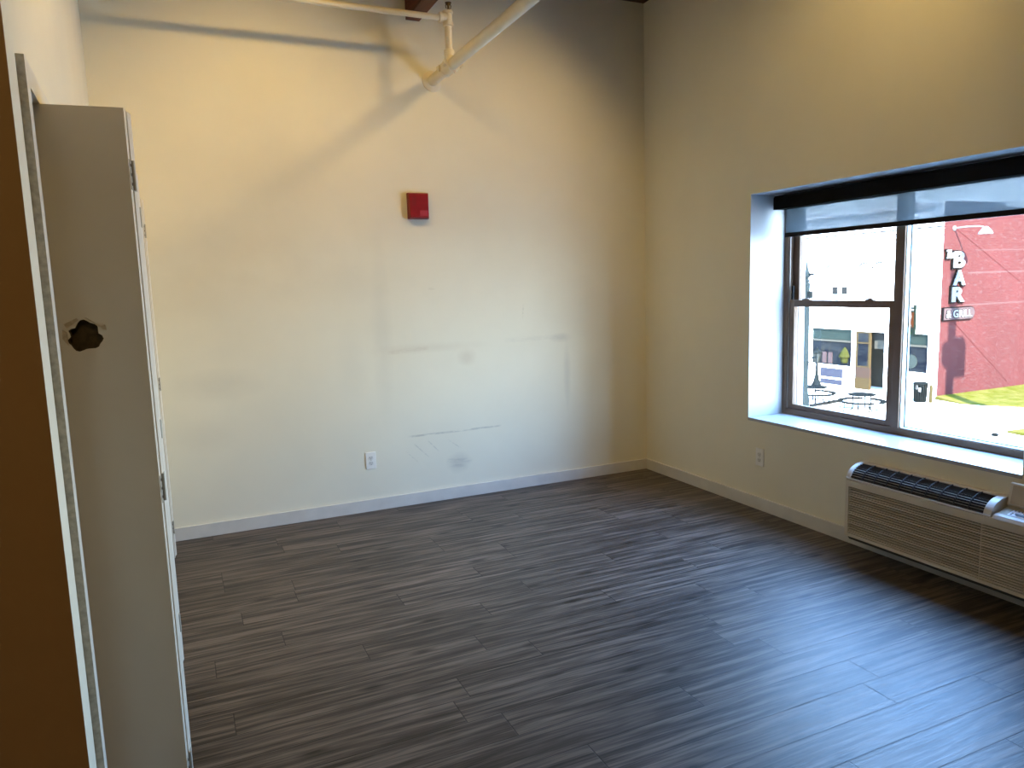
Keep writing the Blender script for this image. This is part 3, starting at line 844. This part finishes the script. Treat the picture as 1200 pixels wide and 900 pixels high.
m = MB(); m.box(XF + .88, XF + .90, 25.90, 26.50, -4.12, -2.26); obj('door_glass', m, M['shopglass'], dr)
for z_, h_ in ((-3.05, .3), (-3.7, .5)):
    m = MB(); m.box(XF + .87, XF + .88, 26.02, 26.25, z_, z_ + h_); obj('door_notice', m, M['letters'], dr)
m = MB(); m.box(XF + .30, XF + .36, 25.9, 26.8, -1.78, -1.40); obj('entrance_transom', m, M['ext_grey'], bl)
m = MB(); m.box(XF + .30, XF + .36, 25.9, 26.72, -2.25, -1.80); obj('entrance_header', m, M['ext_cream'], bl)

# lettering on the brick side wall
def text_mesh(body, x0, x1, z0, z1, y, depth, grow=0.0, shear=0.0, keep_round=True):
    cu = bpy.data.curves.new('t', 'FONT'); cu.body = body; cu.size = 1; cu.extrude = .5; cu.offset = grow; cu.shear = shear; cu.resolution_u = 3
    to = bpy.data.objects.new('t', cu); C.objects.link(to)
    bpy.context.view_layer.update()
    me = bpy.data.meshes.new_from_object(to.evaluated_get(bpy.context.evaluated_depsgraph_get()))
    bpy.data.objects.remove(to); bpy.data.curves.remove(cu)
    xs = [v.co.x for v in me.vertices]; ys = [v.co.y for v in me.vertices]; zs = [v.co.z for v in me.vertices]
    mb = MB()
    for v in me.vertices:
        mb.v.append((x0 + (v.co.x - min(xs)) / (max(xs) - min(xs)) * (x1 - x0), y - depth * (v.co.z - min(zs)) / (max(zs) - min(zs)), z0 + (v.co.y - min(ys)) / (max(ys) - min(ys)) * (z1 - z0)))
    mb.f = [tuple(p.vertices) for p in me.polygons]; mb.mi = [0] * len(mb.f)
    bpy.data.meshes.remove(me); return mb


bs = thing('bar_sign', 'white vertical lettering reading The BAR on the red brick wall', 'sign', (33.3, YS, .1))
SW = YS - .006
def letter(ch, x0, x1, z0, z1):
    g = .055
    e = obj('letter_backing', text_mesh(ch, x0 - .07, x1 + .07, z0 - .07, z1 + .05, SW, .10, g), M['letter_edge'], bs)
    obj('letter', text_mesh(ch, x0, x1, z0, z1, SW - .10, .05, g * .75), M['letters'], e)
letter('B', 32.95, 33.72, 1.74, 2.50); letter('A', 32.97, 33.80, .93, 1.64); letter('R', 32.93, 33.80, .16, .86)
e = obj('letter_backing', text_mesh('The', 32.40, 33.02, 2.13, 2.60, SW, .10, .045, .25), M['letter_edge'], bs)
obj('letter', text_mesh('The', 32.44, 32.98, 2.17, 2.57, SW - .10, .05, .035, .25), M['letters'], e)
gs = thing('grill_sign', 'rounded pale sign board reading & GRILL on the red brick wall', 'sign', (33.5, YS, -.72))
def pill(x0, x1, z0, z1):
    r = (z1 - z0) / 2; zc = (z0 + z1) / 2
    return [(x0, z0)] + [(x1 - r + r * math.cos(-PI / 2 + PI * i / 10), zc + r * math.sin(-PI / 2 + PI * i / 10)) for i in range(11)] + [(x0, z1)]
m = MB(); m.prism(pill(32.40, 34.66, -.70, -.08), lambda u, v, t: (u, t, v), SW - .10, SW); obj('board_edge', m, M['letter_edge'], gs)
m = MB(); m.prism(pill(32.44, 34.61, -.66, -.12), lambda u, v, t: (u, t, v), SW - .13, SW - .10); bd = obj('board', m, M['sign_board'], gs)
obj('letter_outline', text_mesh('& GRILL', 32.52, 34.42, -.60, -.18, SW - .13, .01, .05), M['letter_edge'], bd)
obj('lettering', text_mesh('& GRILL', 32.56, 34.38, -.57, -.21, SW - .14, .015, .022), M['letters'], bd)
# gooseneck lamp above the lettering
gl = thing('wall_lamp', 'white gooseneck lamp reaching out from the red brick wall above the lettering', 'lamp', (33.03, YS, 3.5))
m = MB(); m.lathe((33.03, SW, 3.56), [(.11, 0), (.11, -.04), (.05, -.06)], 14, (0, 1, 0)); obj('wall_mount', m, M['letters'], gl)
m = MB(); m.tube([(33.03, SW, 3.56), (33.05, SW - .6, 3.58), (33.08, SW - 1.15, 3.56), (33.10, SW - 1.35, 3.50)], .035, 10); obj('arm', m, M['letters'], gl)
m = MB(); m.lathe((33.11, SW - 1.42, 3.20), [(.30, 0), (.26, .10), (.15, .24), (.06, .33)], 18); obj('lamp_shade', m, M['letters'], gl, smooth=True)
# projecting vertical sign on the white front
vs = thing('vertical_sign', 'narrow vertical sign with orange and green marks on the white shop front', 'sign', (XF - .3, 24.25, -1.39))
m = MB(); m.box(XF - .36, XF - .23, 24.02, 24.50, -1.40, .06); sb = obj('sign_panel', m, M['teal'], vs)
XQ = XF - .375
m = MB(); m.box(XQ, XQ + .012, 24.05, 24.47, -1.02, -.30); obj('orange_block', m, M['orange'], sb)
for z_ in (-.06, -.22):
    m = MB(); m.box(XQ, XQ + .012, 24.07, 24.45, z_, z_ + .08); obj('pale_bar', m, M['letters'], sb)
m = MB(); m.lathe((XQ - .012, 24.26, -.51), [(.10, 0), (.10, .012)], 14, (1, 0, 0)); obj('pale_dot', m, M['letters'], sb)
m = MB()
m.prism([(24.12, -.98), (24.28, -.80), (24.40, -.95), (24.28, -.87)], lambda u, v, t: (t, u, v), XQ - .012, XQ); obj('pale_chevron', m, M['letters'], sb)
m = MB()
for i in range(14):
    a0, a1 = PI * .3 + i * 1.5 * PI / 14, PI * .3 + (i + 1) * 1.5 * PI / 14
    m.prism([(24.26 - .10 * math.cos(a0), -1.20 + .10 * math.sin(a0)), (24.26 - .18 * math.cos(a0), -1.20 + .16 * math.sin(a0)), (24.26 - .18 * math.cos(a1), -1.20 + .16 * math.sin(a1)), (24.26 - .10 * math.cos(a1), -1.20 + .10 * math.sin(a1))], lambda u, v, t: (t, u, v), XQ, XQ + .012)
obj('green_ring', m, M['green'], sb)

# lawn
m = MB()
n0 = [(32.2, 22.95), (31.95, 21.5), (32.4, 20.6), (33.3, 19.4), (35, 18.1), (38, 16.6), (44, 14), (46.3, 14), (46.3, 22.95)]
m.prism(n0, lambda u, v, t: (u, v, t + (.12 if t > GZ and v > 22 else 0)), GZ - .02, GZ + .05)
o = obj('grass_lawn', m, M['grass']); tag(o, 'sunlit yellow-green lawn at the foot of the red brick wall', 'grass', kind='stuff')
m = MB(); m.prism([(27.5, 16.7), (27.4, 15.9), (28.2, 15.2), (29.2, 15.4), (28.9, 16.5)], lambda u, v, t: (u, v, t), GZ - .01, GZ + .10)
o = obj('grass_patch', m, M['grass']); tag(o, 'small yellow-green patch of grass in the pale paving', 'grass', kind='stuff')
m = MB(); m.lathe((26.63, 16.6, GZ), [(.10, 0), (.12, .05), (.09, .10), (.02, .12)], 12); o = obj('paving_stud', m, M['metal_out']); tag(o, 'tiny dark grey stud standing on the bright paving', 'stud')

# street pole, lantern, bin, post
po = thing('street_pole', 'tall grey-green street pole with a pointed finial outside the window', 'pole', (25.63, 24.56, GZ))
PX, PY = 25.63, 24.60
m = MB(); m.lathe((PX, PY, GZ), [(.22, 0), (.22, .5), (.18, .6), (.155, .9), (.145, 5.55), (.15, 5.58), (.15, 5.66), (.10, 5.70)], 14); obj('shaft', m, M['pole_out'], po, smooth=True)
m = MB(); m.lathe((PX, PY, GZ + 5.70), [(.10, 0), (.13, .06), (.07, .16), (.15, .28), (.13, .42), (.06, .56), (.04, .85), (.02, 1.2)], 12); obj('finial', m, M['pole_out'], po)
m = MB(); m.tube([(PX, PY, GZ + 6.02), (PX, PY - .38, GZ + 6.05)], .05, 8); m.tube([(PX, PY, GZ + 6.02), (PX, PY + .30, GZ + 6.02)], .03, 8); obj('cross_arm', m, M['lantern'], po)
m = MB(); m.box(PX - .1, PX + .1, PY - .26, PY - .12, GZ + 4.98, GZ + 5.30); obj('junction_box', m, M['metal_out'], po)
m = MB(); m.box(PX - .06, PX + .06, PY - .34, PY + .18, GZ + 4.74, GZ + 4.80); obj('collar', m, M['metal_out'], po)
m = MB(); m.tube([(PX, PY - .10, GZ + 1.75), (PX, PY - .20, GZ + 2.12), (PX, PY - .42, GZ + 2.36), (PX, PY - .70, GZ + 2.40)], .03, 8); obj('bracket', m, M['lantern'], po)
la = thing('street_lantern', 'dark iron lantern post with a flared base in front of the shop window', 'lantern', (31.0, 29.0, GZ))
LX, LY = 31.0, 28.93
m = MB(); m.lathe((LX, LY, GZ), [(.30, 0), (.30, .10), (.20, .25), (.12, .55), (.07, .80), (.06, 1.30), (.09, 1.34), (.09, 1.38)], 12); obj('post', m, M['lantern'], la)
m = MB(); m.lathe((LX, LY, GZ + 1.38), [(.13, 0), (.24, .50)], 6); obj('lantern_glass', m, M['lantern_glass'], la)
m = MB(); m.lathe((LX, LY, GZ + 1.88), [(.30, 0), (.28, .05), (.14, .16), (.05, .24), (.02, .34)], 6)
for i in range(6):
    a = PI / 3 * i + .5
    m.tube([(LX + .135 * math.cos(a), LY + .135 * math.sin(a), GZ + 1.38), (LX + .245 * math.cos(a), LY + .245 * math.sin(a), GZ + 1.9)], .016, 6)
obj('lantern_cage', m, M['lantern'], la)
tb = thing('trash_bin', 'dark slatted trash bin standing by the white shop corner', 'bin', (31.12, 22.93, GZ))
m = MB()
for i in range(18):
    a = 2 * PI * i / 18; c_, s_ = math.cos(a), math.sin(a)
    m.tube([(31.12 + .25 * c_, 22.93 + .25 * s_, GZ + .05), (31.12 + .27 * c_, 22.93 + .27 * s_, GZ + .45), (31.12 + .29 * c_, 22.93 + .29 * s_, GZ + .86)], .026, 6)
obj('slats', m, M['metal_out'], tb)
m = MB(); m.lathe((31.12, 22.93, GZ), [(.25, 0), (.25, .06), (.22, .08), (.23, .84), (.02, .84)], 18); obj('liner', m, M['lantern'], tb)
m = MB(); m.lathe((31.12, 22.93, GZ + .84), [(.31, 0), (.31, .05), (.22, .10), (.12, .10)], 18); obj('rim', m, M['metal_out'], tb)
for y_, z_ in ((22.86, .62), (22.70, .52)):
    m = MB(); m.box(30.83, 30.86, y_, y_ + .11, GZ + z_, GZ + z_ + .19); obj('notice', m, M['letters'], tb)
m = MB(); m.lathe((31.3, 22.52, GZ), [(.09, 0), (.085, .05), (.075, .75), (.05, .82)], 12); o = obj('bollard', m, M['yellow']); tag(o, 'short yellow post beside the trash bin', 'post')


def picnic(label, cx, cy, rot):
    r = thing('picnic_table', label, 'table', (cx, cy, GZ), 'round metal picnic tables on the paving')
    m = MB(); m.lathe((cx, cy, GZ + .72), [(.55, 0), (.57, .015), (.57, .04), (.02, .045)], 28); obj('table_top', m, M['metal_out'], r)
    for i in range(4):
        a = rot + i * PI / 2; c_, s_ = math.cos(a), math.sin(a)
        m = MB(); m.tube([(cx + .38 * c_, cy + .38 * s_, GZ + .72), (cx + .38 * c_, cy + .38 * s_, GZ + .10), (cx + .45 * c_, cy + .45 * s_, GZ + .03)], .028, 8); obj('leg', m, M['metal_out'], r)
    for i in range(3):
        a0 = rot + .3 + i * 2 * PI / 3; m = MB()
        pts = [a0 + j * 1.65 / 8 for j in range(9)]
        poly = [(.98 * math.cos(a), .98 * math.sin(a)) for a in pts] + [(.76 * math.cos(a), .76 * math.sin(a)) for a in pts[::-1]]
        m.prism(poly, lambda u, v, t: (cx + u, cy + v, t), GZ + .42, GZ + .48)
        b = obj('bench', m, M['metal_out'], r)
        for a in (pts[1], pts[-2]):
            m = MB(); m.tube([(cx + .87 * math.cos(a), cy + .87 * math.sin(a), GZ + .43), (cx + .90 * math.cos(a), cy + .90 * math.sin(a), GZ + .02)], .022, 8)
            m.tube([(cx + .87 * math.cos(a), cy + .87 * math.sin(a), GZ + .12), (cx + .38 * math.cos(a), cy + .38 * math.sin(a), GZ + .12)], .018, 8)
            obj('bench_leg', m, M['metal_out'], b)


picnic('grey-green round picnic table with curved benches in front of the shop door', 27.07, 22.72, .35)
picnic('grey-green round picnic table partly hidden behind the tall street pole', 27.25, 25.55, .9)

# utility pole with a cabinet down the street: its shadow falls on the brick wall
SUN = Vector((.35, .75, -.56)).normalized()


def back(x, z, d): return Vector((x, YS, z)) - SUN * d


up = None
c0 = back(33.22, -2.6, 20.0)
up = thing('utility_pole', 'tall utility pole with a box cabinet standing along the street', 'pole', (c0.x, c0.y, GZ))
m = MB(); m.lathe((c0.x, c0.y, GZ), [(.26, 0), (.26, c0.z - GZ + 4.0)], 12); obj('shaft', m, M['metal_out'], up)
m = MB(); m.box(c0.x - .05, c0.x + .95, c0.y - .25, c0.y + .25, c0.z + .05 - .75, c0.z + .9); obj('cabinet', m, M['metal_out'], up)
m = MB(); m.lathe((c0.x - .38, c0.y, c0.z - .35), [(.05, 0), (.26, .25), (.26, .95), (.05, 1.25)], 12); obj('transformer', m, M['metal_out'], up)

# ------------------------------------------------------------------ light
w = bpy.data.worlds.new('World'); bpy.context.scene.world = w; w.use_nodes = True
nt = w.node_tree; nt.nodes.clear()
out = nt.nodes.new('ShaderNodeOutputWorld'); bg = nt.nodes.new('ShaderNodeBackground')
tc = nt.nodes.new('ShaderNodeTexCoord'); sp_ = nt.nodes.new('ShaderNodeSeparateXYZ'); mr = nt.nodes.new('ShaderNodeMapRange')
nt.links.new(tc.outputs['Generated'], sp_.inputs[0]); nt.links.new(sp_.outputs[2], mr.inputs[0])
mr.inputs[1].default_value = 0.0; mr.inputs[2].default_value = .6; mr.clamp = True
mx = nt.nodes.new('ShaderNodeValToRGB')
cr = mx.color_ramp
cr.elements[0].position = 0.0; cr.elements[0].color = (.74, .86, .98, 1)
cr.elements[1].position = 1.0; cr.elements[1].color = (.33, .68, 1.42, 1)
el = cr.elements.new(.35); el.color = (.46, .74, 1.12, 1)
nt.links.new(mr.outputs[0], mx.inputs[0])
# brighter, whiter sky towards the sun
dt = nt.nodes.new('ShaderNodeVectorMath'); dt.operation = 'DOT_PRODUCT'
nt.links.new(tc.outputs['Generated'], dt.inputs[0]); dt.inputs[1].default_value = tuple(-SUN)
pw = nt.nodes.new('ShaderNodeMath'); pw.operation = 'POWER'; mxm = nt.nodes.new('ShaderNodeMath'); mxm.operation = 'MAXIMUM'; mxm.inputs[1].default_value = 0
nt.links.new(dt.outputs['Value'], mxm.inputs[0]); nt.links.new(mxm.outputs[0], pw.inputs[0]); pw.inputs[1].default_value = 1.3
gl_ = nt.nodes.new('ShaderNodeMix'); gl_.data_type = 'RGBA'; gl_.blend_type = 'ADD'; gl_.clamp_factor = False
hz_ = nt.nodes.new('ShaderNodeMapRange'); hz_.inputs[1].default_value = 0.0; hz_.inputs[2].default_value = .45; hz_.inputs[3].default_value = 1.0; hz_.inputs[4].default_value = .2
nt.links.new(sp_.outputs[2], hz_.inputs[0])
ml_ = nt.nodes.new('ShaderNodeMath'); ml_.operation = 'MULTIPLY'; nt.links.new(pw.outputs[0], ml_.inputs[0]); nt.links.new(hz_.outputs[0], ml_.inputs[1])
nt.links.new(ml_.outputs[0], gl_.inputs[0]); nt.links.new(mx.outputs[0], gl_.inputs[6]); gl_.inputs[7].default_value = (.35, .33, .28, 1)
nt.links.new(gl_.outputs[2], bg.inputs[0])
bg.inputs[1].default_value = 31.5
nt.links.new(bg.outputs[0], out.inputs[0])


def lamp(name, typ, loc, energy, color, **kw):
    d = bpy.data.lights.new(name, typ); d.energy = energy; d.color = color if name != 'ceiling_lamp_a' else (1.0, .67, .24)
    for k_, v_ in kw.items(): setattr(d, k_, v_)
    o = bpy.data.objects.new(name, d); C.objects.link(o); o.location = loc; return o


s = lamp('sun', 'SUN', (0, 0, 20), 112.0, (1, .95, .86), angle=.0093)
s.rotation_euler = SUN.to_track_quat('-Z', 'Y').to_euler()
WARM = (1.0, .67, .22)
LAMPS = (('ceiling_lamp_a', (2.65, 3.62, 3.60), (1.8, 5.0, 1.5), 58, 110, .055), ('ceiling_lamp_b', (.52, 3.52, 3.60), (.65, 5.0, 1.45), 84, 116, .055),
         ('ceiling_lamp_c', (2.70, 2.45, 3.55), (3.45, 3.0, 2.5), 30, 112, .06), ('added_fill_d', (.60, 2.45, 3.60), (-.32, 2.8, 2.3), 100, 120, .06),  # last one is an added fill that brightens the left wall
         ('added_fill_e', (.25, -1.2, 3.55), (-.5, 1.2, 1.1), 70, 140, .30))  # added fill behind the camera, lifts the closet end and near door
for nm, l, aim, e, cone, rad in LAMPS:
    o = lamp(nm, 'SPOT', l, e, WARM, shadow_soft_size=rad, spot_size=math.radians(cone), spot_blend=1.0)
    o.rotation_euler = (Vector(aim) - Vector(l)).to_track_quat('-Z', 'Y').to_euler()
p = lamp('window_portal', 'AREA', (XR + .02, (YW0 + YW1) / 2, (ZS + ZH) / 2), 1, (1, 1, 1), shape='RECTANGLE', size=YW1 - YW0, size_y=ZH - ZS)
p.rotation_euler = (PI / 2, 0, PI / 2)
p.data.cycles.is_portal = True

# ------------------------------------------------------------------ camera
r_ = Vector((0.90987534, -0.41372053, -0.03101903)); u_ = Vector((0.08293366, 0.10811545, 0.99067303)); f_ = Vector((0.40650814, 0.90396149, -0.13268294))
cd = bpy.data.cameras.new('camera'); cam = bpy.data.objects.new('camera', cd); C.objects.link(cam)
cd.sensor_fit = 'HORIZONTAL'; cd.sensor_width = 36; cd.lens = 858.593 / 1200 * 36; cd.clip_start = .02; cd.clip_end = 300
mw = Matrix((r_, u_, -f_)).transposed().to_4x4(); mw.translation = (0, 0, EYE); cam.matrix_world = mw
sc = bpy.context.scene; sc.camera = cam
sc.view_settings.view_transform = 'Standard'; sc.view_settings.look = 'None'; sc.view_settings.gamma = 1; sc.view_settings.exposure = 0.0
sc.view_settings.use_curve_mapping = False
sc.cycles.max_bounces = 10; sc.cycles.diffuse_bounces = 6; sc.cycles.transparent_max_bounces = 16
sc.cycles.sample_clamp_indirect = 6.0
sc.cycles.caustics_reflective = False
